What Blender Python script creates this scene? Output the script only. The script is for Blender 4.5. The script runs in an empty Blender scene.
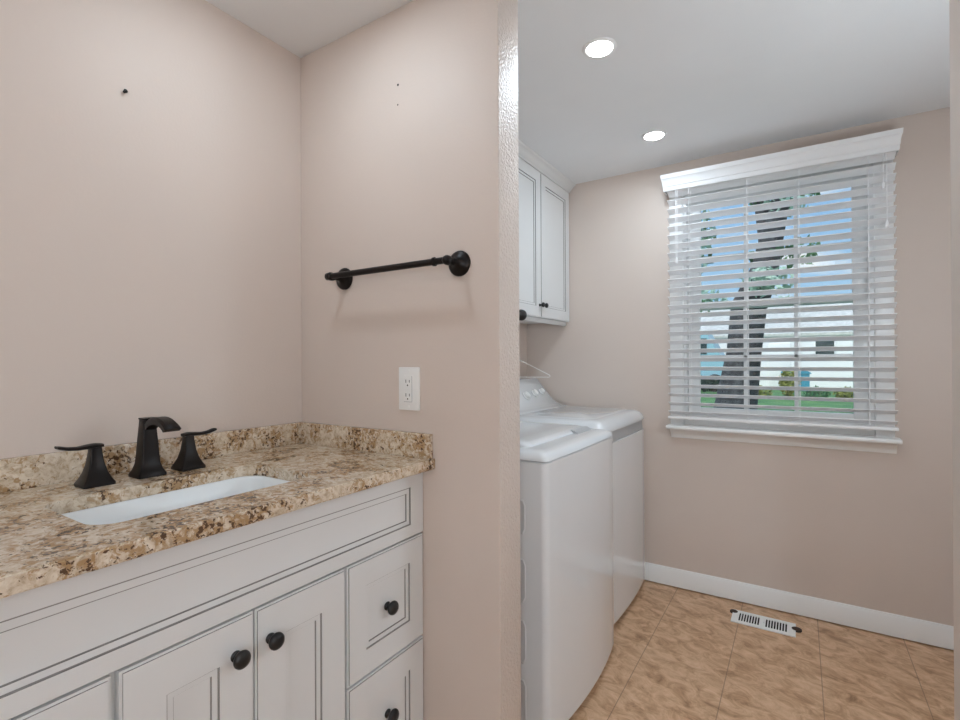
import bpy, bmesh, math, random
from mathutils import Vector, Matrix
random.seed(7)
S = bpy.context.scene
COL = S.collection
PI = math.pi

# ------------------------------------------------------------------ camera
cd = bpy.data.cameras.new('camera'); cam = bpy.data.objects.new('camera', cd); COL.objects.link(cam)
cd.sensor_width = 36.0; cd.lens = 498.304 / 960 * 36.0; cd.clip_start = 0.02; cd.clip_end = 300
# rows: camera right / down / forward expressed as (x, down, into the room)
Rr, Rd, Rf = (.842024, .004565, .539420), (-.005212, .999986, -.000326), (-.539414, -.002537, .842037)
w = lambda r: Vector((r[0], r[2], -r[1]))
right, up, back = w(Rr), -w(Rd), -w(Rf)
cam.matrix_world = Matrix(((right.x, up.x, back.x, 0), (right.y, up.y, back.y, 0), (right.z, up.z, back.z, 1.25), (0, 0, 0, 1)))
S.camera = cam

# ------------------------------------------------------------------ colour management, world, sun
S.view_settings.view_transform = 'Standard'; S.view_settings.look = 'None'
S.view_settings.gamma = 1.0; S.view_settings.use_curve_mapping = False
S.view_settings.exposure = 0.0
S.cycles.max_bounces = 10; S.cycles.diffuse_bounces = 6; S.cycles.transparent_max_bounces = 24
S.cycles.sample_clamp_indirect = 6.0

W = bpy.data.worlds.new('sky'); S.world = W; W.use_nodes = True
nt = W.node_tree; nt.nodes.clear()
def nd(t, ty, **kw):
    n = t.nodes.new(ty)
    for k, v in kw.items():
        if k in n.inputs: n.inputs[k].default_value = v
        else: setattr(n, k, v)
    return n
tc = nd(nt, 'ShaderNodeTexCoord'); sp = nd(nt, 'ShaderNodeSeparateXYZ'); nt.links.new(tc.outputs['Generated'], sp.inputs[0])
gr = nd(nt, 'ShaderNodeValToRGB')
e = gr.color_ramp.elements; e[0].position = 0.0; e[0].color = (.50, .76, .97, 1); e[1].position = .45; e[1].color = (.22, .48, .90, 1)
nt.links.new(sp.outputs['Z'], gr.inputs[0])
nz = nd(nt, 'ShaderNodeTexNoise', Scale=5.5, Detail=6.0, Roughness=.55); mp = nd(nt, 'ShaderNodeMapping'); mp.inputs['Scale'].default_value = (1, 1, 2.6)
mp.inputs['Location'].default_value = (.3, 1.2, .4)
nt.links.new(tc.outputs['Generated'], mp.inputs[0]); nt.links.new(mp.outputs[0], nz.inputs['Vector'])
cr = nd(nt, 'ShaderNodeValToRGB'); e = cr.color_ramp.elements; e[0].position = .52; e[0].color = (0, 0, 0, 1); e[1].position = .66; e[1].color = (1, 1, 1, 1)
nt.links.new(nz.outputs['Fac'], cr.inputs[0])
mx = nd(nt, 'ShaderNodeMixRGB'); mx.inputs[2].default_value = (.98, 1.0, 1.02, 1)
nt.links.new(cr.outputs[0], mx.inputs[0]); nt.links.new(gr.outputs[0], mx.inputs[1])
bg = nd(nt, 'ShaderNodeBackground', Strength=0.95); nt.links.new(mx.outputs[0], bg.inputs[0])
ow = nd(nt, 'ShaderNodeOutputWorld'); nt.links.new(bg.outputs[0], ow.inputs[0])

sl = bpy.data.lights.new('sun', 'SUN'); sl.energy = 3.2; sl.angle = .01; sl.color = (1, .97, .92)
so = bpy.data.objects.new('sun', sl); COL.objects.link(so); so.rotation_euler = (math.radians(48), 0, math.radians(-22)); so.location = (0, -4, 9)

# lamp settings (the lamps themselves are built with their fixtures below)
P_LAUNDRY, P_VANITY, P_FILL_DOME, P_FILL_REAR, P_FILL_SIDE, P_FILL_LAUNDRY = 3.3, 2.6, 2.0, 84.0, 29.0, 27.0  # dome, rear, side and laundry globe powers drive added fill lamps
LAMP_COL = (.805, .955, 1.085); LAUNDRY_COL = (.80, .955, 1.085)

# ------------------------------------------------------------------ materials
def mat(name, col, rough=.5, metal=0.0, spec=.5, coat=0.0, bump=None, sheen=0):
    m = bpy.data.materials.new(name); m.use_nodes = True; t = m.node_tree; b = t.nodes['Principled BSDF']
    b.inputs['Base Color'].default_value = (*col, 1); b.inputs['Roughness'].default_value = rough
    b.inputs['Metallic'].default_value = metal; b.inputs['Specular IOR Level'].default_value = spec
    b.inputs['Coat Weight'].default_value = coat; b.inputs['Coat Roughness'].default_value = .08
    # faint procedural variation so no surface is perfectly uniform
    c = nd(t, 'ShaderNodeTexCoord'); n = nd(t, 'ShaderNodeTexNoise', Scale=3.0, Detail=3.0); t.links.new(c.outputs['Object'], n.inputs['Vector'])
    mr = nd(t, 'ShaderNodeMapRange'); mr.inputs['To Min'].default_value = .97; mr.inputs['To Max'].default_value = 1.03
    t.links.new(n.outputs['Fac'], mr.inputs['Value'])
    h = nd(t, 'ShaderNodeHueSaturation'); h.inputs['Color'].default_value = (*col, 1); t.links.new(mr.outputs[0], h.inputs['Value']); t.links.new(h.outputs[0], b.inputs['Base Color'])
    if bump:
        sc, st, di = bump
        bn = nd(t, 'ShaderNodeTexNoise', Scale=sc, Detail=2.0, Roughness=.5); t.links.new(c.outputs['Object'], bn.inputs['Vector'])
        bp = nd(t, 'ShaderNodeBump', Strength=st, Distance=di); t.links.new(bn.outputs['Fac'], bp.inputs['Height']); t.links.new(bp.outputs[0], b.inputs['Normal'])
    return m

def ramp(t, stops, interp='LINEAR'):
    r = nd(t, 'ShaderNodeValToRGB'); r.color_ramp.interpolation = interp
    el = r.color_ramp.elements
    while len(el) < len(stops): el.new(.5)
    for k, (p, c) in enumerate(stops): el[k].position = p; el[k].color = (*c, 1) if len(c) == 3 else c
    return r

def granite():
    m = bpy.data.materials.new('granite'); m.use_nodes = True; t = m.node_tree; b = t.nodes['Principled BSDF']; L = t.links.new
    c = nd(t, 'ShaderNodeTexCoord')
    n0 = nd(t, 'ShaderNodeTexNoise', Scale=9.0, Detail=3.0, Roughness=.6, Distortion=.8); L(c.outputs['Object'], n0.inputs['Vector'])   # drifts of colour
    n1 = nd(t, 'ShaderNodeTexNoise', Scale=60.0, Detail=6.0, Roughness=.68, Distortion=.6); L(c.outputs['Object'], n1.inputs['Vector'])  # crystals
    base = ramp(t, [(.28, (.33, .24, .165)), (.42, (.54, .43, .31)), (.54, (.68, .58, .455)), (.72, (.78, .71, .61))]); L(n1.outputs['Fac'], base.inputs[0])
    n2 = nd(t, 'ShaderNodeTexNoise', Scale=58.0, Detail=5.0, Roughness=.65, Distortion=1.0); mp2 = nd(t, 'ShaderNodeMapping'); mp2.inputs['Location'].default_value = (4, 2, 7)
    L(c.outputs['Object'], mp2.inputs[0]); L(mp2.outputs[0], n2.inputs['Vector'])
    add = nd(t, 'ShaderNodeMath', operation='ADD'); L(n2.outputs['Fac'], add.inputs[0])
    sc = nd(t, 'ShaderNodeMath', operation='MULTIPLY_ADD'); sc.inputs[1].default_value = .7; sc.inputs[2].default_value = -.35; L(n0.outputs['Fac'], sc.inputs[0]); L(sc.outputs[0], add.inputs[1])
    g = ramp(t, [(.485, (0, 0, 0)), (.59, (.9, .9, .9))]); L(add.outputs[0], g.inputs[0])
    mx1 = nd(t, 'ShaderNodeMixRGB'); mx1.inputs[2].default_value = (.375, .225, .105, 1); L(g.outputs[0], mx1.inputs[0]); L(base.outputs[0], mx1.inputs[1])
    v = nd(t, 'ShaderNodeTexNoise', Scale=115.0, Detail=3.0, Roughness=.6, Distortion=.4); mp3 = nd(t, 'ShaderNodeMapping'); mp3.inputs['Location'].default_value = (1, 9, 3)
    L(c.outputs['Object'], mp3.inputs[0]); L(mp3.outputs[0], v.inputs['Vector'])
    add2 = nd(t, 'ShaderNodeMath', operation='ADD'); L(v.outputs['Fac'], add2.inputs[0]); L(sc.outputs[0], add2.inputs[1])
    d = ramp(t, [(.605, (0, 0, 0)), (.65, (1, 1, 1))]); L(add2.outputs[0], d.inputs[0])
    mx2 = nd(t, 'ShaderNodeMixRGB'); mx2.inputs[2].default_value = (.10, .055, .03, 1); L(d.outputs[0], mx2.inputs[0]); L(mx1.outputs[0], mx2.inputs[1])
    L(mx2.outputs[0], b.inputs['Base Color']); b.inputs['Roughness'].default_value = .16
    return m

def floor_mat():
    m = bpy.data.materials.new('vinyl_tile'); m.use_nodes = True; t = m.node_tree; b = t.nodes['Principled BSDF']; L = t.links.new
    c = nd(t, 'ShaderNodeTexCoord'); mr = nd(t, 'ShaderNodeMapping'); mr.inputs['Rotation'].default_value = (0, 0, math.radians(24)); L(c.outputs['Object'], mr.inputs[0])
    mp = nd(t, 'ShaderNodeMapping'); mp.inputs['Scale'].default_value = (7, 11.5, 7); L(mr.outputs[0], mp.inputs[0])
    n = nd(t, 'ShaderNodeTexNoise', Scale=1.6, Detail=9.0, Roughness=.70, Distortion=.9); L(mp.outputs[0], n.inputs['Vector'])
    r = ramp(t, [(.32, (.29, .158, .08)), (.44, (.485, .292, .166)), (.54, (.61, .392, .24)), (.68, (.72, .50, .335))]); L(n.outputs['Fac'], r.inputs[0])
    # tile joints: columns 0.318 m wide along x, faint cross joints staggered
    sp = nd(t, 'ShaderNodeSeparateXYZ'); L(c.outputs['Object'], sp.inputs[0])
    def joint(src, size, off, wid):
        a = nd(t, 'ShaderNodeMath', operation='ADD'); a.inputs[1].default_value = off; L(src, a.inputs[0])
        q = nd(t, 'ShaderNodeMath', operation='DIVIDE'); q.inputs[1].default_value = size; L(a.outputs[0], q.inputs[0])
        f = nd(t, 'ShaderNodeMath', operation='FRACT'); L(q.outputs[0], f.inputs[0])
        l = nd(t, 'ShaderNodeMath', operation='LESS_THAN'); l.inputs[1].default_value = wid / size; L(f.outputs[0], l.inputs[0])
        return l.outputs[0]
    j1 = joint(sp.outputs['X'], .318, 10 * .318 + .252, .0032)
    j2 = joint(sp.outputs['Y'], .318, .05, .0022)
    k = nd(t, 'ShaderNodeMath', operation='MULTIPLY'); k.inputs[1].default_value = .18; L(j2, k.inputs[0])
    k1 = nd(t, 'ShaderNodeMath', operation='MULTIPLY'); k1.inputs[1].default_value = .6; L(j1, k1.inputs[0])
    mxm = nd(t, 'ShaderNodeMath', operation='MAXIMUM'); L(k1.outputs[0], mxm.inputs[0]); L(k.outputs[0], mxm.inputs[1])
    mx = nd(t, 'ShaderNodeMixRGB'); mx.inputs[2].default_value = (.13, .075, .045, 1); L(mxm.outputs[0], mx.inputs[0]); L(r.outputs[0], mx.inputs[1])
    L(mx.outputs[0], b.inputs['Base Color']); b.inputs['Roughness'].default_value = .42
    bn = nd(t, 'ShaderNodeBump', Strength=.08, Distance=.003); L(n.outputs['Fac'], bn.inputs['Height']); L(bn.outputs[0], b.inputs['Normal'])
    return m

def glass_mat():
    m = bpy.data.materials.new('window_glass'); m.use_nodes = True; t = m.node_tree; t.nodes.clear(); L = t.links.new
    tr = nd(t, 'ShaderNodeBsdfTransparent'); tr.inputs[0].default_value = (.96, .98, .98, 1)
    gl = nd(t, 'ShaderNodeBsdfGlossy', Roughness=.02); fr = nd(t, 'ShaderNodeFresnel', IOR=1.45)
    mx = nd(t, 'ShaderNodeMixShader'); L(fr.outputs[0], mx.inputs[0]); L(tr.outputs[0], mx.inputs[1]); L(gl.outputs[0], mx.inputs[2])
    o = nd(t, 'ShaderNodeOutputMaterial'); L(mx.outputs[0], o.inputs[0]); return m

def emit(name, col, st):
    m = bpy.data.materials.new(name); m.use_nodes = True; b = m.node_tree.nodes['Principled BSDF']
    b.inputs['Base Color'].default_value = (.9, .9, .9, 1); b.inputs['Emission Color'].default_value = (*col, 1); b.inputs['Emission Strength'].default_value = st; return m

def mottled(name, stops, scale, rough=.8, detail=5.0):
    m = bpy.data.materials.new(name); m.use_nodes = True; t = m.node_tree; b = t.nodes['Principled BSDF']
    c = nd(t, 'ShaderNodeTexCoord'); n = nd(t, 'ShaderNodeTexNoise', Scale=scale, Detail=detail, Roughness=.65); t.links.new(c.outputs['Object'], n.inputs['Vector'])
    r = ramp(t, stops); t.links.new(n.outputs['Fac'], r.inputs[0]); t.links.new(r.outputs[0], b.inputs['Base Color']); b.inputs['Roughness'].default_value = rough
    return m

WALL = (.648, .558, .497)
M = dict(
    wall=mat('greige_paint', WALL, .55, spec=.35, bump=(140, .07, .004)),
    jamb=mat('greige_paint_gloss', WALL, .40, spec=.4, bump=(140, .75, .007)),
    ceil=mat('ceiling_paint', (.80, .81, .82), .7, bump=(120, .1, .002)),
    white=mat('white_trim_paint', (.84, .84, .83), .32),
    cab=mat('cabinet_paint', (.72, .725, .72), .38),
    glaze=mat('dark_glaze', (.27, .26, .25), .6),
    bronze=mat('oil_rubbed_bronze', (.009, .006, .005), .36, .25, spec=.3),
    black=mat('black_knob_metal', (.022, .021, .021), .34, .4),
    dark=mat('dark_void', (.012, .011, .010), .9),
    enamel=mat('white_enamel', (.74, .755, .77), .16, coat=.6),
    grey=mat('grey_plastic', (.42, .43, .44), .4),
    porcelain=mat('porcelain', (.84, .87, .88), .3),
    plastic=mat('white_plastic', (.84, .84, .82), .35),
    slat=mat('blind_white', (.88, .875, .88), .42), valance=mat('valance_white', (.80, .80, .80), .5),
    wire=mat('white_wire', (.85, .83, .80), .4),
    steel=mat('brushed_steel', (.6, .6, .6), .35, 1.0),
    spot_dark=mat('spot_dark', (.045, .028, .02), .8),
    granite=granite(), floor=floor_mat(), glass=glass_mat(), lens=emit('lamp_lens', (1, 1, 1), 14.0),
    lawn=mottled('grass', [(.3, (.055, .15, .045)), (.5, (.10, .24, .07)), (.7, (.20, .34, .10))], 1.2),
    bark=mottled('bark', [(.35, (.018, .019, .022)), (.55, (.05, .05, .055)), (.7, (.11, .11, .115))], 14.0),
    leaf=mottled('leaf', [(.3, (.03, .10, .045)), (.5, (.07, .19, .08)), (.7, (.16, .30, .12))], 3.0),
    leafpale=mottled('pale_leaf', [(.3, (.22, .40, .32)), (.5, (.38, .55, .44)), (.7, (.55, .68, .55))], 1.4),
    olive=mottled('olive_leaf', [(.3, (.12, .13, .03)), (.5, (.24, .26, .06)), (.7, (.36, .38, .10))], 4.0),
    hedge=mottled('hedge_leaf', [(.3, (.015, .03, .025)), (.6, (.04, .075, .05))], 5.0),
    siding=mat('white_siding', (.90, .88, .87), .6), roof=mottled('shingle', [(.4, (.56, .55, .50)), (.6, (.70, .68, .63))], 6.0),
    paleblue=mat('pale_blue_paint', (.30, .52, .60), .3), teal=mat('teal_paint', (.07, .30, .42), .3), tyre=mat('rubber', (.02, .02, .02), .8),
    darkglass=mat('dark_glass', (.03, .05, .05), .1),
)

# ------------------------------------------------------------------ mesh helpers
class MB:
    def __init__(s): s.bm = bmesh.new()
    def box(s, x0, x1, y0, y1, z0, z1, bev=0.0, mi=0, seg=2):
        v = [s.bm.verts.new(p) for p in ((x0, y0, z0), (x1, y0, z0), (x1, y1, z0), (x0, y1, z0), (x0, y0, z1), (x1, y0, z1), (x1, y1, z1), (x0, y1, z1))]
        fs = [s.bm.faces.new([v[i] for i in q]) for q in ((3, 2, 1, 0), (4, 5, 6, 7), (0, 1, 5, 4), (1, 2, 6, 5), (2, 3, 7, 6), (3, 0, 4, 7))]
        for f in fs: f.material_index = mi
        if bev:
            es = list({e for f in fs for e in f.edges}); bmesh.ops.bevel(s.bm, geom=es, offset=bev, segments=seg, affect='EDGES', profile=.6, clamp_overlap=True)
        return s
    def loft(s, loops, cap0=True, cap1=True, closed=True, mis=None):
        rows = [[s.bm.verts.new(p) for p in l] for l in loops]; n = len(rows[0])
        for k in range(len(rows) - 1):
            for i in range(n if closed else n - 1):
                j = (i + 1) % n
                try: f = s.bm.faces.new((rows[k][i], rows[k][j], rows[k + 1][j], rows[k + 1][i])); f.material_index = mis[k] if mis else 0
                except ValueError: pass
        if cap0 and closed: s.bm.faces.new(rows[0][::-1])
        if cap1 and closed:
            f = s.bm.faces.new(rows[-1]); f.material_index = mis[-1] if mis else 0
        return s
    def lathe(s, c, axis, prof, n=24, mis=None):
        a = Vector(axis).normalized(); u = a.orthogonal().normalized(); v = a.cross(u); c = Vector(c)
        loops = [[c + a * h + (u * math.cos(2 * PI * i / n) + v * math.sin(2 * PI * i / n)) * max(r, 1e-4) for i in range(n)] for r, h in prof]
        return s.loft(loops, True, True, True, mis)
    def tube(s, pts, r, n=10):
        pts = [Vector(p) for p in pts]; loops = []; pu = None
        for i, p in enumerate(pts):
            d = (pts[min(i + 1, len(pts) - 1)] - pts[max(i - 1, 0)]).normalized()
            u = (pu - d * pu.dot(d)).normalized() if pu else d.orthogonal().normalized(); pu = u; v = d.cross(u)
            rr = r[i] if isinstance(r, (list, tuple)) else r
            loops.append([p + (u * math.cos(2 * PI * k / n) + v * math.sin(2 * PI * k / n)) * rr for k in range(n)])
        return s.loft(loops)
    def prism(s, prof, axis, a0, a1, mi=0):
        mk = {'x': lambda p, a: (a, p[0], p[1]), 'y': lambda p, a: (p[0], a, p[1]), 'z': lambda p, a: (p[0], p[1], a)}[axis]
        return s.loft([[mk(p, a0) for p in prof], [mk(p, a1) for p in prof]], mis=[mi])
    def build(s, name, m, parent=None, smooth=35, org=(0, 0, 0)):
        bmesh.ops.recalc_face_normals(s.bm, faces=s.bm.faces)
        me = bpy.data.meshes.new(name); s.bm.to_mesh(me); s.bm.free()
        for x in (m if isinstance(m, (list, tuple)) else [m]): me.materials.append(x)
        if smooth:
            for p in me.polygons: p.use_smooth = True
            me.set_sharp_from_angle(angle=math.radians(smooth))
        o = bpy.data.objects.new(name, me); COL.objects.link(o)
        root = parent
        while root is not None and root.parent is not None: root = root.parent
        off = Vector(root.location) if root is not None else Vector(org)
        me.transform(Matrix.Translation(-off))
        if parent is not None: o.parent = parent
        else: o.location = off
        return o

def thing(name, label, cat, loc, group=None):
    o = bpy.data.objects.new(name, None); COL.objects.link(o); o.location = loc; o.empty_display_size = .05
    return tag(o, label, cat, group)
def tag(o, label, cat, group=None):
    o['label'] = label; o['category'] = cat
    if group: o['group'] = group
    return o
def struct(o): o['kind'] = 'structure'; return o

def rrect(x0, x1, y0, y1, r, n=6, bow=0.0):
    """plan loop of a rounded rectangle; the +x side may bow outwards"""
    pts = []
    for cx, cy, a0 in ((x1 - r, y1 - r, 0), (x0 + r, y1 - r, 90), (x0 + r, y0 + r, 180), (x1 - r, y0 + r, 270)):
        for k in range(n + 1):
            a = math.radians(a0 + 90 * k / n); pts.append([cx + r * math.cos(a), cy + r * math.sin(a)])
    if bow:
        m = 10; ya, yb = y0 + r, y1 - r
        pts += [[x1, ya + (yb - ya) * k / m] for k in range(1, m)]
        yc, hw = (y0 + y1) / 2, (y1 - y0) / 2
        for p in pts:
            if p[0] > x1 - r - 1e-6: p[0] += bow * (1 - ((p[1] - yc) / hw) ** 2)
    return pts
def lz(loop, z): return [(p[0], p[1], z) for p in loop]

# ------------------------------------------------------------------ room shell
XA, YB, YB2, YW, H = -1.494, 1.152, 1.268, 2.898, 2.336
XE, XJ = -.676, .241
struct(MB().box(-1.6, 1.5, -1.9, 3.03, -.12, 0).build('floor', M['floor'], smooth=0))
struct(MB().box(-1.6, 1.5, -1.9, 3.03, H, H + .14).build('ceiling', M['ceil'], smooth=0))
struct(MB().box(XA - .1, XA, -1.8, 3.03, 0, H).build('wall_left', M['wall'], smooth=0))
struct(MB().box(1.3, 1.42, -1.8, YB2, 0, H).build('wall_right', M['wall'], smooth=0))
struct(MB().box(XA, 1.42, -1.9, -1.8, 0, H).build('wall_rear', M['wall'], smooth=0))
struct(MB().box(.70, .82, YB2, YW, 0, H).build('wall_laundry_right', M['wall'], smooth=0))
wp = struct(MB().box(XA, XE, YB, YB2, 0, H, .004, seg=3).build('wall_partition_left', [M['wall'], M['jamb']]))
for p in wp.data.polygons: p.material_index = 1 if p.normal.x > .5 else 0
struct(MB().box(XJ, 1.3, YB, YB2, 0, H, .004, seg=3).build('wall_partition_right', M['wall']))
WX0, WX1, WZ0, WZ1 = -.535, .295, .90, 2.158
b = MB(); b.box(XA, WX0, YW, YW + .13, 0, H); b.box(WX1, .82, YW, YW + .13, 0, H); b.box(WX0, WX1, YW, YW + .13, 0, WZ0); b.box(WX0, WX1, YW, YW + .13, WZ1, H)
struct(b.build('wall_back', M['wall'], smooth=0))
# baseboards (profile with an ogee cap)
def baseboard(name, a0, a1, axis, face, sgn):
    prof = [(0, .0065), (.014, .0065), (.014, .078), (.0115, .083), (.0115, .088), (.007, .096), (.005, .102), (0, .103)]
    pr = [(face + sgn * d, z) for d, z in prof]
    return struct(MB().prism(pr, axis, a0, a1).build(name, M['white']))
baseboard('baseboard_back', XA + .001, .698, 'x', YW - .0005, -1)
baseboard('baseboard_laundry_right', YB2 + .001, YW - .02, 'y', .6995, -1)
baseboard('baseboard_partition', -.93, XE - .004, 'x', YB - .0005, -1)

# ------------------------------------------------------------------ window
win = bpy.data.objects.new('window_1', None); COL.objects.link(win); win.location = (-.12, YW, WZ0); struct(win)
b = MB(); YC = YW - .018
b.box(-.600, WX0 + .004, YC, YW, WZ0 - .005, 2.20, .003); b.box(WX1 - .004, .360, YC, YW, WZ0 - .005, 2.20, .003); b.box(WX0 + .004, WX1 - .004, YC, YW, WZ1 - .004, 2.20, .003)
struct(b.build('casing', M['white'], win))
b = MB()
b.box(WX0 + .0005, WX0 + .02, YW + .0005, YW + .13, WZ0, WZ1); b.box(WX1 - .02, WX1 - .0005, YW + .0005, YW + .13, WZ0, WZ1); b.box(WX0 + .02, WX1 - .02, YW, YW + .13, WZ1 - .02, WZ1); b.box(WX0 + .02, WX1 - .02, YW + .0005, YW + .13, WZ0, WZ0 + .03)
struct(b.build('window_frame', M['white'], win))
def sash(y, z0, z1, name, mid):
    b = MB(); x0, x1, s = WX0 + .021, WX1 - .021, .058; ty = .032
    b.box(x0, x0 + s, y, y + ty, z0, z1, .003); b.box(x1 - s, x1, y, y + ty, z0, z1, .003)
    b.box(x0 + s, x1 - s, y, y + ty, z0, z0 + (.062 if name == 'lower' else .04), .003); b.box(x0 + s, x1 - s, y, y + ty, z1 - .036, z1, .003)
    gx0, gx1 = x0 + s, x1 - s
    for k in (1, 2):
        xm = gx0 + (gx1 - gx0) * k / 3 - .004; b.box(xm - .009, xm + .009, y + .006, y + ty - .006, z0 + .03, z1 - .03, .002)
    b.box(gx0, gx1, y + .006, y + ty - .006, mid - .009, mid + .009, .002)
    o = struct(b.build('sash', M['white'], win))
    struct(MB().box(gx0 - .004, gx1 + .004, y + .014, y + .018, z0 + .03, z1 - .03).build('pane', M['glass'], o, smooth=0))
    return o
lo = sash(YW + .035, WZ0 + .031, 1.565, 'lower', 1.268)
hi = sash(YW + .075, 1.525, WZ1 - .021, 'upper', 1.81)
b = MB(); b.box(-.075, -.045, YW + .030, YW + .034, .955, .961); b.box(-.035, .0, YW + .030, YW + .034, .953, .960)
struct(b.build('sash_label', M['dark'], lo))
# stool and cove-moulded apron
b = MB(); b.box(-.612, .378, YW - .082, YW + .03, .879, .899, .006, seg=3); struct(b.build('window_sill', M['white'], win))
pr = [(YW - .0005, .826), (YW - .008, .826), (YW - .011, .831), (YW - .012, .838), (YW - .022, .850), (YW - .034, .862), (YW - .042, .870), (YW - .044, .8785), (YW - .0005, .8785)]
struct(MB().prism(pr, 'x', -.598, .366).build('apron', M['white'], win))

# ------------------------------------------------------------------ slatted blind
bl = thing('window_blind', 'open white horizontal slat blind with moulded valance covering the laundry window', 'blind', (-.117, YW - .02, .94))
YS, BX0, BX1 = 2.838, -.597, .362
TILT = math.radians(21)
slat = None; n_s = 26; z_top, z_bot = 2.150, .970
for i in range(n_s):
    z = z_top - (z_top - z_bot) * i / (n_s - 1)
    if slat is None:
        b = MB(); hw, th, m = .0255, .0026, 6
        prof = []
        for k in range(m + 1):
            s = -hw + 2 * hw * k / m; prof.append((s, .0022 * (1 - (s / hw) ** 2) + th / 2))
        for k in range(m, -1, -1):
            s = -hw + 2 * hw * k / m; prof.append((s, .0022 * (1 - (s / hw) ** 2) - th / 2))
        c, sn = math.cos(TILT), math.sin(TILT)
        # room-side edge (negative s) is raised
        prof = [(YS + s * c + t * sn, z - s * sn + t * c) for s, t in prof]
        b.prism(prof, 'x', BX0, BX1); slat = b.build('slat', M['slat'], bl, smooth=60); z0s = z
    else:
        o = slat.copy(); COL.objects.link(o); o.location = (0, 0, z - z0s); o.parent = bl
MB().box(BX0 + .004, BX1 - .004, YS - .028, YS + .028, 2.165, 2.212, .002).build('headrail', M['slat'], bl)
MB().box(BX0 - .002, BX1 + .003, YS - .026, YS + .026, .936, .951, .004).build('bottom_rail', M['slat'], bl)
for x in (-.487, -.217, .001, .263):
    b = MB()
    for dy in (-.029, .029): b.tube([(x, YS + dy, 2.17), (x, YS + dy, .945)], .0011, 6)
    b.tube([(x + .004, YS, 2.17), (x + .004, YS, .94)], .0009, 6)
    b.lathe((x, YS - .012, .936), (0, 0, -1), [(.009, 0), (.009, .004), (.004, .006)], 12)
    b.build('ladder_cord', M['slat'], bl)
b = MB()
for dx in (-.004, .004): b.tube([(-.548 + dx, YS - .033, 2.17), (-.548 + dx * .7, YS - .034, 1.80)], .0016, 6)
b.lathe((-.548, YS - .034, 1.80), (0, 0, -1), [(.002, 0), (.005, .008), (.007, .03), (.003, .034)], 10)
b.build('pull_cord', M['slat'], bl)
b = MB()
for dx, zz in ((-.006, 2.03), (.006, 1.86)):
    b.tube([(.322 + dx, YS - .033, 2.17), (.322 + dx, YS - .034, zz)], .0014, 6)
    b.lathe((.322 + dx, YS - .034, zz), (0, 0, -1), [(.002, 0), (.005, .008), (.007, .028), (.003, .032)], 10)
b.build('tilt_cord', M['slat'], bl)
# valance: crown-like moulding with short returns, in plan mitred so the profile shows at both ends
prof = [(2.804, 2.158), (2.800, 2.160), (2.797, 2.170), (2.797, 2.180), (2.793, 2.184), (2.791, 2.200), (2.786, 2.214), (2.783, 2.219), (2.779, 2.223), (2.777, 2.236), (2.775, 2.243), (2.788, 2.244), (2.796, 2.236), (2.808, 2.190), (2.809, 2.158)]
f0 = 2.804
b = MB()
ends = [(-.611, -.45), (.369, .45)]
def vloop(x, sg): return [(x + sg * (f0 - y), y, z) for y, z in prof]
b.loft([vloop(*ends[0]), vloop(*ends[1])])
for (x, sg) in ends:
    l0 = vloop(x, sg); l1 = [(p[0], YW - .0195, p[2]) for p in l0]
    b.loft([l0, l1])
b.build('valance', M['valance'], bl, smooth=25)

# ------------------------------------------------------------------ panelled cabinet fronts
def front(x0, x1, y0, y1, z0, z1, fw=.068, fz=None, panel=True, edge=True, tr=1.0):
    """a frame-and-panel front facing +x; thin dark glaze lies in its grooves"""
    fz = fz if fz is not None else fw
    b = MB(); rings = [(0, 0, x0, 0), (0, 0, x1 - .003, 0)]
    if edge: rings += [(.0045, .0045, x1 - .003, 0), (.0045, .0045, x1, 1)]
    else: rings += [(.002, .002, x1, 0)]
    if panel:
        s = .012
        rings += [(fw - .0008, fz - .0008, x1, 0), (fw, fz, x1 - .0035, 1), (fw + .0018, fz + .0018, x1 - .0035, 1), (fw + s, fz + s, x1 - .0045, 0), (fw + s + .0008, fz + s + .0008, x1 - .0075, 1), (fw + s + .0020, fz + s + .0020, x1 - .0075, 1), (fw + s + .004, fz + s + .004, x1 - .008, 0)]
    loops = [[(x, y0 + a, z0 + c), (x, y1 - a, z0 + c), (x, y1 - a, z1 - c * tr), (x, y0 + a, z1 - c * tr)] for a, c, x, _ in rings]
    b.loft(loops, True, True, True, [r[3] for r in rings[1:]])
    b.bm.faces.ensure_lookup_table(); b.bm.faces[len(b.bm.faces) - 1].material_index = 0
    return b
def knob(parent, x, y, z, r=.0185, m=None, ax=(1, 0, 0)):
    k = r / .0185
    pr = [(.011 * k, 0), (.0115 * k, .002), (.008 * k, .004), (.0062 * k, .008), (.0065 * k, .012), (.011 * k, .015), (.017 * k, .018), (.0185 * k, .021), (.0182 * k, .025), (.015 * k, .029), (.008 * k, .0315), (0, .032)]
    return MB().lathe((x, y, z), ax, pr, 28).build('knob', m or M['black'], parent, 50)

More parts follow.
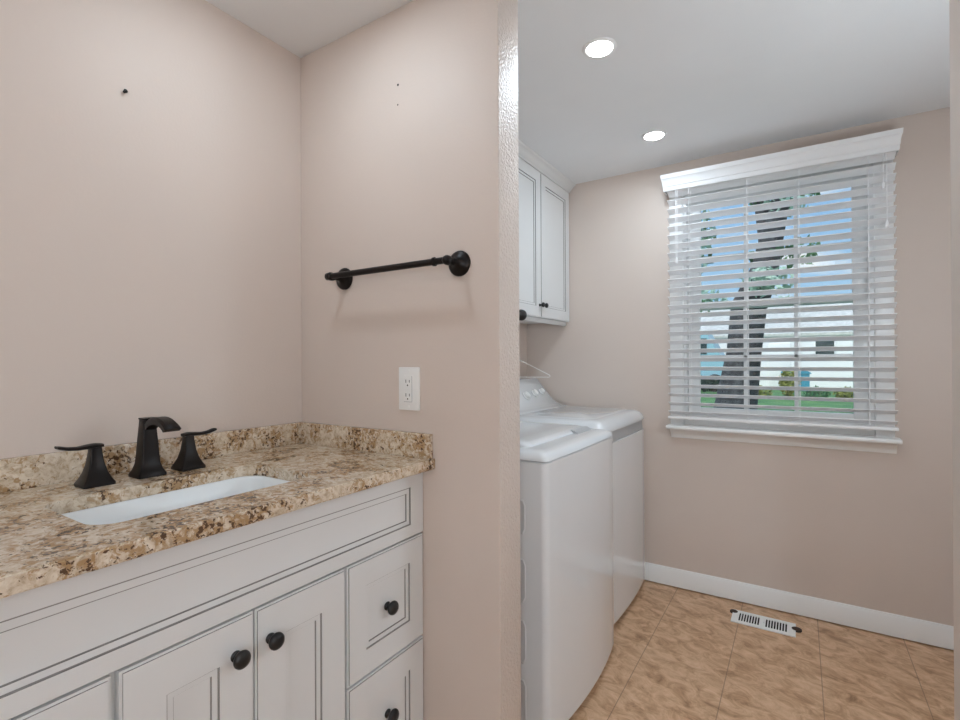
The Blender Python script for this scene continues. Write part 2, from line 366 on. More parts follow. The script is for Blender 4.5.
# vanity
XF, XB = -.937, -.957
van = thing('vanity_cabinet', 'white pinstriped vanity cabinet with black knobs under the granite countertop', 'cabinet', (-1.2, .607, 0))
VY0, VY1, VZ = .064, 1.149, .9365
b = MB(); b.box(XA + .002, XB - .018, VY0, VY0 + .018, .09, VZ); b.box(XA + .002, XB - .018, VY1 - .018, VY1, .09, VZ); b.box(XA + .002, XB - .018, VY0 + .018, VY1 - .018, .09, .108); b.box(XA + .002, XA + .012, VY0 + .018, VY1 - .018, .108, VZ)
b.box(XB - .018, XB, VY0, VY1, .09, VZ)
van_b = b.build('carcass', M['cab'], van, smooth=0)
MB().box(XA + .05, -1.02, VY0 + .01, VY1, 0, .09).build('toe_kick', M['cab'], van, smooth=0)
ff = front(XB, XF, VY0, VY1, .7485, VZ, .058, .036, edge=False, tr=1.3).build('false_drawer_front', [M['cab'], M['glaze']], van, 20)
def drawer(y0, y1, z0, z1, kz):
    o = front(XB, XF, y0, y1, z0, z1, .062, .067).build('drawer', [M['cab'], M['glaze']], van, 20)
    knob(o, XF - .008, (y0 + y1) / 2, kz)
for (ya, yb) in ((VY0 + .001, .356), (.856, VY1 - .001)):
    drawer(ya, yb, .446, .7435, .588); drawer(ya, yb, .146, .440, .297)
for (ya, yb, ky) in ((.368, .6055, .566), (.6095, .848, .642)):
    o = front(XB, XF, ya, yb, .118, .7435, .072, .077).build('door', [M['cab'], M['glaze']], van, 20)
    knob(o, XF, ky, .672, .0175)

# granite top with rounded undermount opening, backsplashes
ct = thing('countertop', 'speckled brown and cream granite countertop with backsplash on the white vanity', 'countertop', (-1.2, .6, .9375))
GX0, GX1, GY0, GY1, GZ0, GZ1 = XA + .001, -.892, .035, 1.151, .9375, .967
SX0, SX1, SY0, SY1 = -1.288, -1.016, .362, .832
inner = rrect(SX0, SX1, SY0, SY1, .05, 8); nq = 9
outer = [(GX1, GY1), (GX0, GY1), (GX0, GY0), (GX1, GY0)]
b = MB(); bm = b.bm
def slab_face(z):
    iv = [bm.verts.new((p[0], p[1], z)) for p in inner]; ov = [bm.verts.new((p[0], p[1], z)) for p in outer]
    for q in range(4):
        arc = iv[q * nq:(q + 1) * nq]
        for k in range(nq - 1): bm.faces.new((ov[q], arc[k], arc[k + 1]))
        bm.faces.new((ov[q], arc[-1], iv[((q + 1) % 4) * nq], ov[(q + 1) % 4]))
    return iv, ov
i1, o1 = slab_face(GZ1); i0, o0 = slab_face(GZ0)
for A, B in ((i1, i0), (o1, o0)):
    for k in range(len(A)): bm.faces.new((A[k], A[(k + 1) % len(A)], B[(k + 1) % len(A)], B[k]))
bm.edges.ensure_lookup_table()
es = [e for e in bm.edges if all(abs(v.co.x - GX1) < 1e-6 for v in e.verts)] + [e for e in bm.edges if set(e.verts) <= set(i1) and all(len(f.verts) == 4 and abs(f.normal.z) < 2 for f in e.link_faces)]
es = [e for e in es if all(abs(v.co.x - GX1) < 1e-6 for v in e.verts)]
bmesh.ops.bevel(bm, geom=es, offset=.003, segments=3, affect='EDGES')
b.build('slab', M['granite'], ct, 30)
MB().box(XA + .001, XA + .021, GY0, YB - .022, GZ1, 1.0385, .002).build('backsplash', M['granite'], ct)
MB().box(XA + .001, -.902, YB - .0215, YB - .0008, GZ1, 1.0385, .002).build('backsplash', M['granite'], ct)
# sink
sk = thing('sink', 'white rectangular undermount sink set into the granite countertop', 'sink', (-1.15, .6, .80))
b = MB()
def rr(d, z, r): return lz(rrect(SX0 - d, SX1 + d, SY0 - d, SY1 + d, r, 8), z)
b.loft([rr(.022, .922, .06), rr(.022, .9365, .06), rr(.001, .9368, .051), rr(-.004, .930, .05), rr(-.010, .90, .048), rr(-.020, .850, .05), rr(-.032, .818, .055), rr(-.055, .803, .06), rr(-.10, .798, .03)], cap0=False, cap1=True)
b.loft([rr(.022, .922, .06), rr(.010, .90, .06), rr(-.004, .83, .06), rr(-.03, .79, .06), rr(-.08, .780, .05)], cap0=False, cap1=True)
b.build('basin', M['porcelain'], sk, 50)
MB().lathe((-1.152, .597, .7985), (0, 0, 1), [(.024, 0), (.024, .002), (.018, .003), (.016, .001), (.003, .0015)], 24).build('drain', M['bronze'], sk)

# widespread faucet
fc = thing('faucet', 'oil rubbed bronze widespread faucet with two levers behind the white sink', 'faucet', (-1.38, .6, GZ1))
def sq(cx, cy, h, z, r=None):
    return lz(rrect(cx - h, cx + h, cy - h, cy + h, r or h * .18, 3), z)
FX = -1.378
b = MB(); z = GZ1
z += .0005
b.loft([sq(FX, .603, .032, z), sq(FX, .603, .032, z + .006), sq(FX, .603, .026, z + .017), sq(FX, .603, .0215, z + .032), sq(FX, .603, .0195, z + .055), sq(FX, .603, .0175, z + .09), sq(FX, .603, .0148, z + .125), sq(FX, .603, .0140, z + .140), sq(FX, .603, .0152, z + .141), sq(FX, .603, .0152, z + .145)])
sb = b.build('spout_base', M['bronze'], fc, 30)
# arched flat spout going out over the sink
loops = []
for k in range(13):
    t = k / 12; a = math.radians(150 - 118 * t)
    cx = FX + .058 + .056 * math.cos(a) + .018 * t; cz = z + .100 + .042 * math.sin(a)
    tang = Vector((math.sin(a), 0, -math.cos(a))); nrm = Vector((math.cos(a), 0, math.sin(a)))
    hw = .0125 + .0065 * t; hh = .0095 - .002 * t
    loops.append([(cx + nrm.x * u * hh, .603 + v * hw, cz + nrm.z * u * hh) for u, v in ((-1, -1), (-1, 1), (.4, 1), (1, .72), (1, -.72), (.4, -1))])
b = MB(); b.loft(loops); b.build('spout', M['bronze'], fc, 40)
for cy, sgn in ((.492, -1), (.702, 1)):
    b = MB(); b.loft([sq(FX, cy, .0315, z), sq(FX, cy, .0315, z + .006), sq(FX, cy, .0255, z + .016), sq(FX, cy, .0195, z + .030), sq(FX, cy, .0145, z + .050), sq(FX, cy, .0112, z + .075), sq(FX, cy, .0105, z + .088)])
    hb = b.build('handle', M['bronze'], fc, 30)
    lp = []
    for t, dz, hw, hh in ((-.014, .090, .0115, .004), (0, .091, .0125, .0052), (.016, .090, .0115, .005), (.034, .0885, .009, .0042), (.052, .0905, .009, .0040), (.066, .0945, .0105, .0040), (.072, .0962, .010, .003)):
        y = cy + sgn * t; lp.append([(FX + hw * c, y, z + dz + hh * d) for c, d in ((-1, -.6), (-.6, -1), (.6, -1), (1, -.6), (1, .6), (.6, 1), (-.6, 1), (-1, .6))])
    MB().loft(lp).build('lever', M['bronze'], hb, 40)

# ------------------------------------------------------------------ towel bar, outlet, nails on the walls
tb = thing('towel_bar', 'oil rubbed bronze towel bar mounted on the greige wall above the outlet', 'towel bar', (-1.036, YB, 1.51))
TZ, TY = 1.520, YB - .063
for x in (-1.268, -.803):
    zc = 1.525
    p = MB().lathe((x, YB - .0004, zc), (0, -1, 0), [(.036, 0), (.0365, .004), (.034, .009), (.028, .012), (.022, .014), (.014, .02), (.0105, .026), (.0095, .038), (.010, .045), (.0125, .050), (.0135, .057), (.0135, .065), (.010, .072), (.005, .076), (0, .077)], 28).build('post', M['bronze'], tb, 50)
b = MB(); b.tube([(-1.274, TY, zc), (-.80, TY, zc)], .0095, 16)
b.lathe((-1.273, TY, zc), (-1, 0, 0), [(.0095, 0), (.012, .002), (.012, .008), (.009, .011), (0, .013)], 16)
for x0 in (-.852,): b.lathe((x0, TY, zc), (1, 0, 0), [(.0085, 0), (.0125, .003), (.0125, .009), (.0085, .012)], 16)
b.build('bar', M['bronze'], tb, 50)

ol = thing('outlet', 'white GFCI style electrical outlet on the wall above the backsplash end', 'outlet', (-0.9880, YB, 1.168))
ol['label'] = 'white electrical outlet with two sockets on the wall above the backsplash end'
MB().box(-1.0280, -0.9480, YB - .0075, YB - .0004, 1.104, 1.233, .003).build('cover_plate', M['plastic'], ol)
rc = MB().box(-1.0055, -0.9705, YB - .0100, YB - .0076, 1.128, 1.209, .001).build('receptacle', M['plastic'], ol)
for zc in (1.190, 1.149):
    sk_ = MB().box(-1.0035, -.9805, YB - .0102, YB - .0099, zc - .016, zc + .010).build('socket', M['plastic'], rc, 0)
    b = MB(); b.box(-.9975, -.9955, YB - .0106, YB - .0101, zc - .004, zc + .006); b.box(-.984, -.982, YB - .0106, YB - .0101, zc - .003, zc + .005); b.lathe((-.990, YB - .0101, zc - .011), (0, -1, 0), [(.0024, 0), (.0024, .0005)], 10)
    b.build('socket', M['dark'], rc)
b = MB(); b.box(-0.9740, -0.9725, YB - .0104, YB - .0099, 1.130, 1.207); b.box(-1.0050, -0.9730, YB - .0104, YB - .0099, 1.1285, 1.1300); b.build('receptacle_edge', M['grey'], rc)
for zc in (1.115, 1.222): MB().lathe((-0.9880, YB - .0074, zc), (0, -1, 0), [(.003, 0), (.0028, .001), (0, .0012)], 10).build('screw', M['plastic'], ol)
for (x, zc, r, lab) in ((-1.032, 2.099, .0035, 'dark screw hole high on the wall above the towel bar, upper of two'), (-1.033, 2.038, .0024, 'small screw hole in the wall above the towel bar, lower of two')):
    tag(MB().lathe((x, YB - .0002, zc), (0, -1, 0), [(r, 0), (r, .0008), (r * .4, .001)], 12).build('screw_hole', M['dark'], org=(x, YB, zc)), lab, 'screw hole')
tag(MB().lathe((XA + .0002, .600, 1.964), (1, 0, 0), [(.0035, 0), (.003, .004), (.0045, .006), (.005, .009), (0, .010)], 12).build('nail', M['bronze'], org=(XA, .6, 1.964)), 'dark nail left in the bare wall above the faucet', 'nail')
hk = thing('wall_hook', 'black round hook peeking past the partition wall edge below the white upper cabinet', 'hook', (-.69, YB2, 1.385))
MB().lathe((-.690, YB2 + .0004, 1.386), (0, 1, 0), [(.010, 0), (.010, .003), (.005, .006), (.005, .02), (.010, .026), (.0165, .032), (.0165, .04), (.010, .048), (0, .050)], 24).build('hook_cap', M['black'], hk, 50)

# ------------------------------------------------------------------ upper cabinet
XU = -1.194
uc = thing('upper_cabinet', 'white two door upper cabinet with crown hung above the dryer', 'cabinet', (-1.34, 2.49, 1.47))
UY0, UY1, UZ0, UZ1 = 2.085, 2.8965, 1.490, 2.30
b = MB(); b.box(XA + .0015, XU - .02, UY0, UY1, UZ0, UZ1); b.build('carcass', M['cab'], uc, smooth=0)
MB().box(XU - .045, XU - .024, UY0, UY1, 1.466, UZ0 - .0005, .002).build('light_rail', M['cab'], uc)
for ya, yb, ky in ((UY0 + .002, 2.489, 2.470), (2.4925, UY1 - .002, 2.512)):
    o = front(XU - .02, XU, ya, yb, UZ0, 2.288, .06).build('door', [M['cab'], M['glaze']], uc, 20)
    knob(o, XU, ky, 1.556, .0135)
pr = [(XU - .022, 2.285), (XU + .004, 2.290), (XU + .006, 2.296), (XU + .012, 2.300), (XU + .022, 2.312), (XU + .034, 2.324), (XU + .040, 2.327), (XU + .044, 2.3355), (XU - .022, 2.3355)]
MB().prism(pr, 'y', UY0, UY1).build('crown_moulding', M['cab'], uc, 20)
hx, hy = -1.405, 2.60
MB().tube([(hx, hy, 1.4895), (hx, hy, 1.40), (hx, hy - .01, 1.385), (hx, hy - .02, 1.385), (hx, hy - .025, 1.397)], .002, 8).build('hanger_hook', M['wire'], uc)
# wire clothes hanger
cx, yh = hx, hy - .015
b = MB()
b.tube([(cx - .086, yh, 1.205), (cx, yh, 1.268), (cx + .215, yh, 1.170), (cx + .219, yh, 1.163), (cx + .212, yh, 1.158), (cx - .080, yh, 1.156), (cx - .087, yh, 1.165), (cx - .086, yh, 1.205)], .0022, 8)
b.tube([(cx, yh, 1.267), (cx, yh, 1.345)] + [(cx + .020 * math.sin(a), yh, 1.368 - .02 * math.cos(a)) for a in [math.radians(k) for k in range(10, 240, 20)]], .0022, 8)
tag(b.build('clothes_hanger', M['wire'], org=(cx, yh, 1.155)), 'white wire clothes hanger hanging under the upper cabinet above the dryer console', 'hanger')

# ------------------------------------------------------------------ washer and dryer
def plan(x0, x1, y0, y1, r, bow, d=0.0): return rrect(x0 + d, x1 - d, y0 + d, y1 - d, max(r - d * .3, .006), 5, bow)
def console(parent, y0, y1, zt, dz):
    pr = [(-1.478, zt - .005), (-1.478, 1.125 + dz), (-1.465, 1.141 + dz), (-1.41, 1.143 + dz), (-1.396, 1.138 + dz), (-1.364, 1.100 + dz), (-1.333, 1.064 + dz), (-1.306, 1.032 + dz), (-1.281, 1.008 + dz), (-1.258, .994 + dz), (-1.232, .985 + dz), (-1.200, zt + .001), (-1.19, zt - .005)]
    b = MB(); n = len(pr)
    def L(y, k): 
        c = (-1.36, zt + .03); return [(c[0] + (p[0] - c[0]) * k, y, zt - .005 + (p[1] - zt + .005) * k) for p in pr]
    b.loft([L(y0, .94), L(y0 + .012, 1), L(y1 - .012, 1), L(y1, .94)])
    return b.build('console', M['enamel'], parent, 30)
def console_knobs(con, ys, dz, rs):
    nx, nz_ = .765, .644
    for y, r, dn in zip(ys, rs, (.030, .022, .017)):
        kx, kz = -1.345 + dn * .9, 1.079 + dz - dn
        k = MB().lathe((kx, y, kz), (nx, 0, nz_), [(r * 1.25, 0), (r * 1.25, .002), (r, .004), (r, .016), (r * .9, .019), (0, .020)], 24).build('control_knob', M['plastic'], con, 40)
        MB().lathe((kx, y, kz), (nx, 0, nz_), [(r * 1.4, 0), (r * 1.4, .0014), (r * 1.28, .0016)], 24).build('dial_ring', M['grey'], k, 40)

# washer
wx1, wy0, wy1 = -.682, 1.455, 2.140
wa = thing('washing_machine', 'white top load washing machine nearest the doorway beside the partition wall', 'washing machine', (-1.05, 1.80, 0))
b = MB(); base = plan(-1.40, wx1, wy0, wy1, .022, .016)
WB = lambda z: .030 - .024 * z / .92
b.loft([lz(plan(-1.40, wx1, wy0, wy1, .022, .030, .006), .028)] + [lz(plan(-1.40, wx1, wy0, wy1, .022, WB(z)), z) for z in (.034, .2, .4, .6, .8, .918)] + [lz(plan(-1.40, wx1, wy0, wy1, .022, .006, .004), .9215)])
wb = b.build('body', M['enamel'], wa, 40)
b = MB(); bp = plan(-1.38, wx1, wy0 + .02, wy1 - .02, .02, .014, .03); b.loft([lz(bp, .012), lz(bp, .030)]); b.build('base_shadow_gap', M['dark'], wa, 0) if False else b.build('gap_shade_block', M['dark'], wa, 30)  # dark block painting the shade in the gap under the washer
for fx in (-1.34, -.76):
    for fy in (wy0 + .06, wy1 - .06): MB().lathe((fx, fy, .0005), (0, 0, 1), [(.02, 0), (.02, .008), (.008, .010), (.008, .03)], 14).build('foot', M['tyre'], wa)
b = MB()
b.loft([lz(plan(-1.40, wx1, wy0, wy1, .022, .006, .008), .9205), lz(plan(-1.40, wx1, wy0, wy1, .022, .006, .008), .9235), lz(plan(-1.40, wx1, wy0, wy1, .022, .006, -.001), .9255), lz(plan(-1.40, wx1, wy0, wy1, .022, .006, 0), .932), lz(plan(-1.40, wx1, wy0, wy1, .024, .006, .008), .944), lz(plan(-1.40, wx1, wy0, wy1, .03, .006, .022), .951), lz(plan(-1.40, wx1, wy0, wy1, .04, .006, .05), .955)], mis=[1, 0, 0, 0, 0, 0])
b.build('top_deck', [M['enamel'], M['glaze']], wa, 50)
lx0, lx1, ly0, ly1 = -1.235, -.775, 1.515, 2.083
b = MB()
b.loft([lz(rrect(lx0, lx1, ly0, ly1, .03, 6), .9545), lz(rrect(lx0, lx1, ly0, ly1, .03, 6), .9575), lz(rrect(lx0 + .005, lx1 - .006, ly0 + .005, ly1 - .005, .03, 6), .964), lz(rrect(lx0 + .02, lx1 - .028, ly0 + .02, ly1 - .02, .03, 6), .970), lz(rrect(lx0 + .06, lx1 - .08, ly0 + .06, ly1 - .06, .03, 6), .972)])
ld = b.build('lid', M['enamel'], wa, 50)
b = MB(); pr = [(-.7725, .9565), (-.744, .9535), (-.744, .9548), (-.760, .9600), (-.768, .9665), (-.7725, .9670)]
b.prism([(-.776, .9555), (-.748, .9545), (-.772, .9672), (-.786, .9685)], 'y', 1.905, 2.06); b.build('lid_handle', M['grey'], ld, 30)
console(wa, wy0 + .01, wy1 - .01, .955, -.012)
# stamped grips on the side panel
for (za, zb) in ((.68, .795), (.455, .60), (.255, .40), (.06, .205)):
    b = MB(); o = [(-.83, za), (-.766, za), (-.757, za + .02), (-.757, zb - .02), (-.766, zb), (-.83, zb)]; i = [(-.83, za + .008), (-.770, za + .008), (-.764, za + .022), (-.764, zb - .022), (-.770, zb - .008), (-.83, zb - .008)]
    y = wy0 - .0002
    b.loft([[(p[0], y, p[1]) for p in o], [(p[0], y - .0025, p[1]) for p in [((a[0] * .5 + c[0] * .5), (a[1] * .5 + c[1] * .5)) for a, c in zip(o, i)]], [(p[0], y - .0006, p[1]) for p in i]], cap0=False, cap1=True)
    b.build('stamped_panel', M['enamel'], wb, 30)

# dryer
dx1, dy0, dy1 = -.735, 2.150, 2.862
dr = thing('dryer', 'white clothes dryer with grey grip strip in the corner below the window', 'dryer', (-1.05, 2.51, 0))
b = MB()
ZL, ZG = .921, .866
def dp(d=0.0, r=.02, bw=.004): return plan(-1.42, dx1, dy0, dy1, r, bw, d)
b.loft([lz(dp(.006, bw=.018), .028)] + [lz(dp(bw=.018 - .014 * z / ZG), z) for z in (.034, .25, .5, .75, ZG)] + [lz(dp(.003), ZG + .002)])
db = b.build('body', M['enamel'], dr, 40)
b = MB(); b.loft([lz(dp(.012), ZG + .001), lz(dp(.012), ZL - .0005)]); b.build('recessed_band', M['enamel'], dr, 40)
# grey grip strip along the front under the lid lip
b = MB(); yy = [dy0 + .03 + (dy1 - dy0 - .06) * k / 12 for k in range(13)]
def bowx(y): return dx1 + .004 * (1 - ((y - (dy0 + dy1) / 2) / ((dy1 - dy0) / 2)) ** 2)
b.loft([[(bowx(y) - .02, y, ZG + .002), (bowx(y) - .004, y, ZG + .004), (bowx(y) - .008, y, ZL - .002), (bowx(y) - .02, y, ZL - .002)] for y in yy]); b.build('grip_strip', M['grey'], dr, 30)
b = MB(); bp = plan(-1.40, dx1, dy0 + .02, dy1 - .02, .02, .010, .03); b.loft([lz(bp, .012), lz(bp, .030)]); b.build('gap_shade_block', M['dark'], dr, 30)  # dark block colours in the shade beneath the dryer
for fx in (-1.36, -.82):
    for fy in (dy0 + .06, dy1 - .06): MB().lathe((fx, fy, .0005), (0, 0, 1), [(.02, 0), (.02, .008), (.008, .010), (.008, .03)], 14).build('foot', M['tyre'], dr)
b = MB()
b.loft([lz(dp(.006), ZL), lz(dp(.006), ZL + .002), lz(dp(-.002), ZL + .003), lz(dp(-.001), ZL + .012), lz(dp(.005, .026), ZL + .030), lz(dp(.018, .034), ZL + .045), lz(dp(.04, .04), ZL + .054), lz(dp(.07, .05), ZL + .057)], mis=[1, 1, 0, 0, 0, 0, 0])
b.build('top_deck', [M['enamel'], M['glaze']], dr, 50)
b = MB(); b.loft([lz(rrect(-1.19, -.80, dy0 + .06, dy1 - .06, .05, 6), ZL + .0565), lz(rrect(-1.18, -.815, dy0 + .07, dy1 - .07, .05, 6), ZL + .060)]); b.build('lid_panel', M['enamel'], dr, 40)
cn = console(dr, dy0 + .01, dy1 - .002, .978, 0)
console_knobs(cn, (2.545, 2.665, 2.765), 0, (.021, .019, .016))

# ------------------------------------------------------------------ floor register
rg = thing('floor_register', 'small white slotted floor register on the tan tile by the baseboard', 'floor vent', (-.147, 2.712, 0))
RX0, RX1, RY0, RY1 = -.283, -.020, 2.650, 2.780
b = MB(); x_in0, x_in1 = RX0 + .03, RX1 - .03; zt = .0065
b.box(RX0, RX1, RY0, RY0 + .024, .0012, zt, .0012); b.box(RX0, RX1, RY1 - .020, RY1, .0012, zt, .0012)
b.box(RX0, x_in0, RY0 + .024, RY1 - .020, .0012, zt); b.box(x_in1, RX1, RY0 + .024, RY1 - .020, .0012, zt)
xm = (RX0 + RX1) / 2; b.box(xm - .011, xm + .011, RY0 + .024, RY1 - .020, .0012, zt)
for a, c in ((x_in0, xm - .011), (xm + .011, x_in1)):
    n = 8; st = (c - a) / n
    for k in range(n): b.box(a + st * k + st * .62, a + st * (k + 1), RY0 + .024, RY1 - .020, .0014, zt - .0004)
b.build('grille', M['plastic'], rg, 30)
b = MB(); b.box(RX0 + .006, RX1 - .006, RY0 + .012, RY1 - .006, .0003, .0010); b.build('duct_opening', M['dark'], rg, 0)
MB().lathe((RX0 + .004, RY1 - .022, .0003), (0, 0, 1), [(.018, 0), (.018, .0064), (.016, .0078), (.004, .0082)], 12).build('dark_spot', M['spot_dark'], rg)  # near-black discs at the left and right ends of the grille
MB().lathe((RX1 + .004, RY1 - .052, .0003), (0, 0, 1), [(.021, 0), (.021, .0064), (.018, .0078), (.004, .0082)], 12).build('dark_spot', M['spot_dark'], rg)
MB().lathe((xm + .003, RY0 + .055, .0062), (0, 0, 1), [(.003, 0), (.003, .006), (.0015, .007)], 8).build('damper_lever', M['plastic'], rg)

# ------------------------------------------------------------------ ceiling lamps, added fill lamps
def downlight(x, y, power, label, col):
    t = thing('recessed_light', label, 'ceiling light', (x, y, H))
    MB().lathe((x, y, H - .0003), (0, 0, -1), [(.056, 0), (.058, .001), (.056, .005), (.050, .0065), (.045, .005)], 36).build('trim_ring', M['white'], t, 50)
    MB().lathe((x, y, H - .0055), (0, 0, -1), [(.0445, 0), (.042, .003), (.03, .005), (0, .0056)], 36).build('lens', M['lens'], t, 50)
    la = bpy.data.lights.new('lamp', 'AREA'); la.shape = 'DISK'; la.size = .084; la.energy = power; la.color = col
    o = bpy.data.objects.new('lamp', la); COL.objects.link(o); o.location = (0, 0, -.013); o.parent = t
downlight(-.577, 1.678, P_LAUNDRY, 'glowing round recessed ceiling light nearest the doorway in the laundry', LAUNDRY_COL)
downlight(-.583, 2.473, P_LAUNDRY, 'glowing round recessed ceiling light closest to the window blind', LAUNDRY_COL)
downlight(-1.033, .75, P_VANITY, 'round recessed ceiling light above the granite vanity', LAMP_COL)
# unseen wall globes and a ceiling dome, added as fill light
def globe(x, y, z, nx, ny, label, m='globe'):
    t = thing('fill_globe', label, 'lamp', (x, y, z))
    MB().lathe((x, y, z), (nx, ny, 0), [(.06, 0), (.06, .012), (.02, .018), (.016, .05), (.05, .055), (.05, .065)], 28).build('wall_plate', M['steel'], t, 40)
    MB().lathe((x, y, z), (nx, ny, 0), [(.05, .066)] + [(.11 * math.sin(math.radians(a)), .165 - .11 * math.cos(math.radians(a))) for a in range(30, 180, 10)] + [(0, .275)], 28).build('fill_shade', M[m], t, 60)
M['globe'] = emit('rear_fill_glow', LAMP_COL, P_FILL_REAR); M['globe_s'] = emit('side_fill_glow', LAMP_COL, P_FILL_SIDE)
globe(.75, -1.799, 1.50, 0, 1, 'unseen white globe added as fill light on the rear bathroom wall')  # added behind the view to fill the towel wall and laundry
globe(1.299, -.35, 1.30, -1, 0, 'unseen white globe added as fill light facing the vanity', 'globe_s')  # out-of-view globe, added to light the vanity fronts
M['globe_l'] = emit('laundry_fill_glow', LAUNDRY_COL, P_FILL_LAUNDRY)
globe(.699, 1.55, 1.50, -1, 0, 'unseen white globe added as fill light facing the washing machine', 'globe_l')  # added out of sight to brighten the laundry
t = thing('fill_dome', 'unseen white dome added as fill light on the bathroom ceiling', 'ceiling light', (.15, -.45, H))  # dome added overhead, out of view, for soft fill
MB().lathe((.15, -.45, H - .0004), (0, 0, -1), [(.21, 0), (.21, .02), (.2, .022)], 40).build('fill_base', M['white'], t, 40)
MB().lathe((.15, -.45, H - .0225), (0, 0, -1), [(.195, 0), (.198, .04), (.18, .07), (.12, .09), (0, .097)], 40).build('fill_shade', emit('dome_fill_glow', LAMP_COL, P_FILL_DOME), t, 50)

# ------------------------------------------------------------------ outdoors, seen between the slats
struct(MB().box(-60, 60, 3.1, 90, -.25, -.05).build('ground', M['lawn'], smooth=0))
def ruff(bmb, c, rad, n, size):
    c = Vector(c)
    for _ in range(n):
        d = Vector((random.gauss(0, 1), random.gauss(0, 1), random.gauss(0, 1))).normalized() * (random.random() ** .4)
        p = c + Vector((d.x * rad[0], d.y * rad[1], d.z * rad[2]))
        u = Vector((random.gauss(0, 1), random.gauss(0, 1), random.gauss(0, 1))).normalized(); v = u.orthogonal().normalized(); s = size * random.uniform(.6, 1.3)
        q = [bmb.bm.verts.new(p + u * s * a + v * s * .55 * e) for a, e in ((-1, 0), (-.2, .8), (1, 0), (-.2, -.8))]
        bmb.bm.faces.new(q)
# big tree near the window
tr = thing('tree', 'large dark trunked tree standing on the lawn just outside the window', 'tree', (-.75, 8, -.05))
b = MB()
b.tube([(-.90, 8, -.10), (-.83, 8, .2), (-.77, 8, .6), (-.665, 8, 1.35), (-.60, 8, 2.0), (-.40, 8, 2.5), (-.33, 8, 2.95)], [.46, .34, .275, .222, .23, .18, .13], 18)
b.tube([(-.33, 8, 2.85), (-.20, 7.9, 3.4), (.0, 7.8, 4.2), (.1, 7.8, 5.4)], [.15, .11, .08, .05], 12)
b.tube([(-.34, 8, 2.8), (-.45, 8.2, 3.5), (-.9, 8.3, 4.4), (-1.3, 8.3, 5.4)], [.13, .09, .07, .05], 12)
b.build('trunk', M['bark'], tr, 60)
b = MB()
for c, r, n in (((-1.35, 8.3, 3.1), (.28, .4, .55), 150), ((-.15, 8.2, 2.75), (.5, .4, .22), 170), ((-.2, 8.1, 3.6), (.5, .5, .3), 200), ((-1.3, 8.4, 4.6), (.8, .7, .5), 240), ((-.9, 8.2, 5.8), (1.6, 1.2, .7), 700), ((-1.5, 8.5, 2.1), (.4, .5, .18), 120)):
    ruff(b, c, r, n, .07)
b.build('foliage', M['leaf'], tr, 0)
b = MB()
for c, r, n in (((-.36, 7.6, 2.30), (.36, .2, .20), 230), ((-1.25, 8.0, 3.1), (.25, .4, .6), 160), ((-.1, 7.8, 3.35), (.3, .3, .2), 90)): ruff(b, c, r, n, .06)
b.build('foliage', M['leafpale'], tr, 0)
# house across the street
hs = thing('house', 'white single storey house across the lawn seen behind the tree', 'house', (-.5, 28, -.05))
MB().box(-9, 8, 27, 33, -.05, 2.45).build('wall', M['siding'], hs, smooth=0)
MB().prism([(26.88, 2.46), (30, 4.0), (33.6, 2.40), (33.6, 2.28), (30, 3.86), (26.88, 2.34)], 'x', -9.4, 8.4).build('roof', M['roof'], hs, 0)
for x in (-5.0, .57, 4.2):
    wf = MB().box(x, x + .78, 26.95, 27.0, 1.36, 2.25, .01).build('window', M['siding'], hs)
    MB().box(x + .05, x + .73, 26.935, 26.948, 1.42, 2.20).build('pane', M['darkglass'], wf, 0)
wf = MB().box(-1.2, -.35, 26.95, 27.0, 0, 2.02, .01).build('door', M['siding'], hs)
# pale blue van
vn = thing('van', 'pale blue parked van beyond the lawn behind the dark hedge', 'van', (-5.5, 23, -.05))
pr = [(-8.2, .35), (-8.2, 2.40), (-3.25, 2.42), (-2.72, 1.48), (-2.15, 1.25), (-2.05, .35)]
MB().prism([(x, z) for x, z in pr], 'y', 22.3, 24.1).build('body', M['paleblue'], vn, 30)
MB().box(-4.0, -3.2, 22.28, 22.298, 1.5, 2.15).build('side_window', M['darkglass'], vn, 0)
for x in (-7.2, -2.9):
    for y in (22.25, 23.95): MB().lathe((x, y, .32), (0, 1, 0), [(.36, 0), (.36, .2), (.2, .21)], 20).build('wheel', M['tyre'], vn)
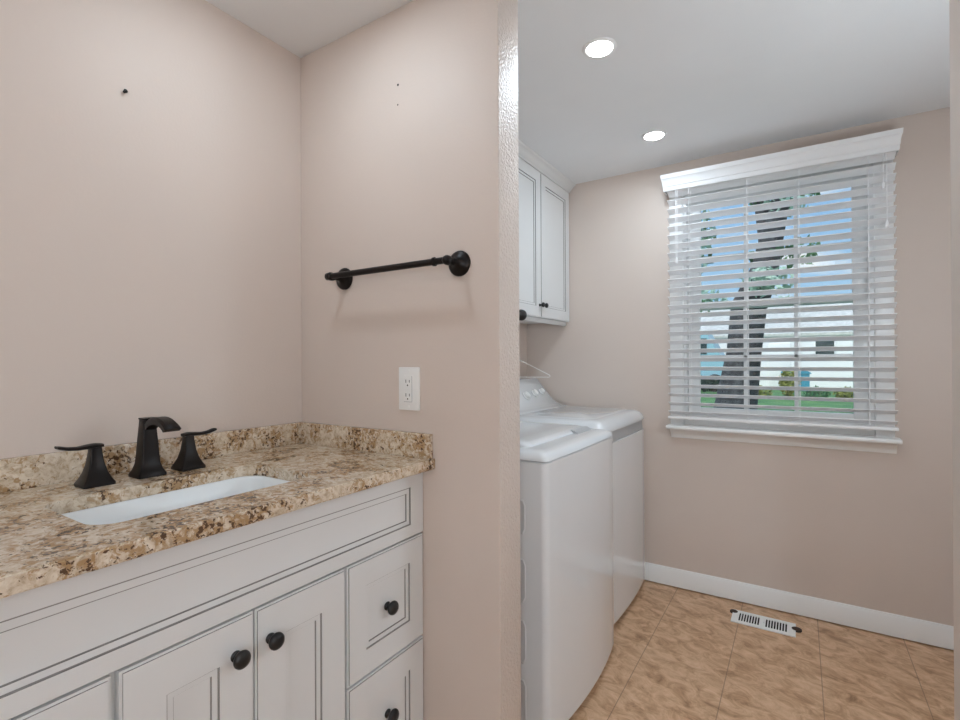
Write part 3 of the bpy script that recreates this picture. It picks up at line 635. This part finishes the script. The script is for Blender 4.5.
# low garden storage box
tb2 = thing('storage_box', 'teal garden storage box beside the olive bush in front of the white house', 'storage box', (-.1, 25, -.05))
MB().box(-.62, .36, 24.6, 25.4, -.05, .66, .02).build('body', M['teal'], tb2, 30)
MB().prism([(-.66, .662), (-.66, .74), (-.5, .90), (.12, .90), (.42, .70), (.42, .662)], 'y', 24.55, 25.45).build('lid', M['teal'], tb2, 30)
# shrubs
def shrub(name, lab, m, c, rad, n, size, grp=None):
    r = thing(name, lab, 'shrub', (c[0], c[1], -.05), grp)
    b = MB(); ruff(b, c, rad, n, size); b.build('foliage', m, r, 0)
    b = MB()
    for k in range(3): b.tube([(c[0] + (k - 1) * .05, c[1], -.06), (c[0] + (k - 1) * rad[0] * .3, c[1], c[2])], .02, 6)
    b.build('stem', M['bark'], r)
shrub('shrub', 'olive green bushy shrub standing in front of the white house wall', M['olive'], (-.30, 21, .45), (.34, .3, .52), 900, .07)
shrub('hedge', 'long dark hedge in front of the pale blue van', M['hedge'], (-4.3, 20.5, .36), (2.0, .35, .36), 2600, .09)
for k, (x, y, r) in enumerate(((.50, 20.1, .28), (1.35, 20.4, .30), (2.25, 20.1, .30), (-1.15, 20.1, .26))):
    shrub('low_shrub', 'low yellow green shrub in the bed at the far edge of the lawn', M['olive'] if k % 2 else M['leaf'], (x, y, .12), (r * 1.4, .3, .24), 420, .06, 'low shrubs edging the lawn')
# trees behind the house
def far_tree(x, y, zc, r, lab, n=1100):
    t = thing('background_tree', lab, 'tree', (x, y, -.05), 'trees behind the white house')
    MB().tube([(x, y, -.1), (x, y, zc - .2)], [.25, .15], 10).build('trunk', M['bark'], t)
    b = MB()
    for _ in range(5):
        ruff(b, (x + random.uniform(-.5, .5) * r, y + random.uniform(-.4, .4) * r, zc + random.uniform(-.45, .4) * r), (r * .6, r * .6, r * .5), n // 5, .22)
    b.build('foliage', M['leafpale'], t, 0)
for x, y, zc, r in ((-11, 38, 4.6, 2.0), (-5.6, 37, 4.8, 2.0), (-.9, 41, 4.4, 1.8), (3.2, 37, 4.2, 1.8), (8.0, 40, 4.6, 2.0)):
    far_tree(x, y, zc, r, 'pale green tree rising behind the roof of the white house')
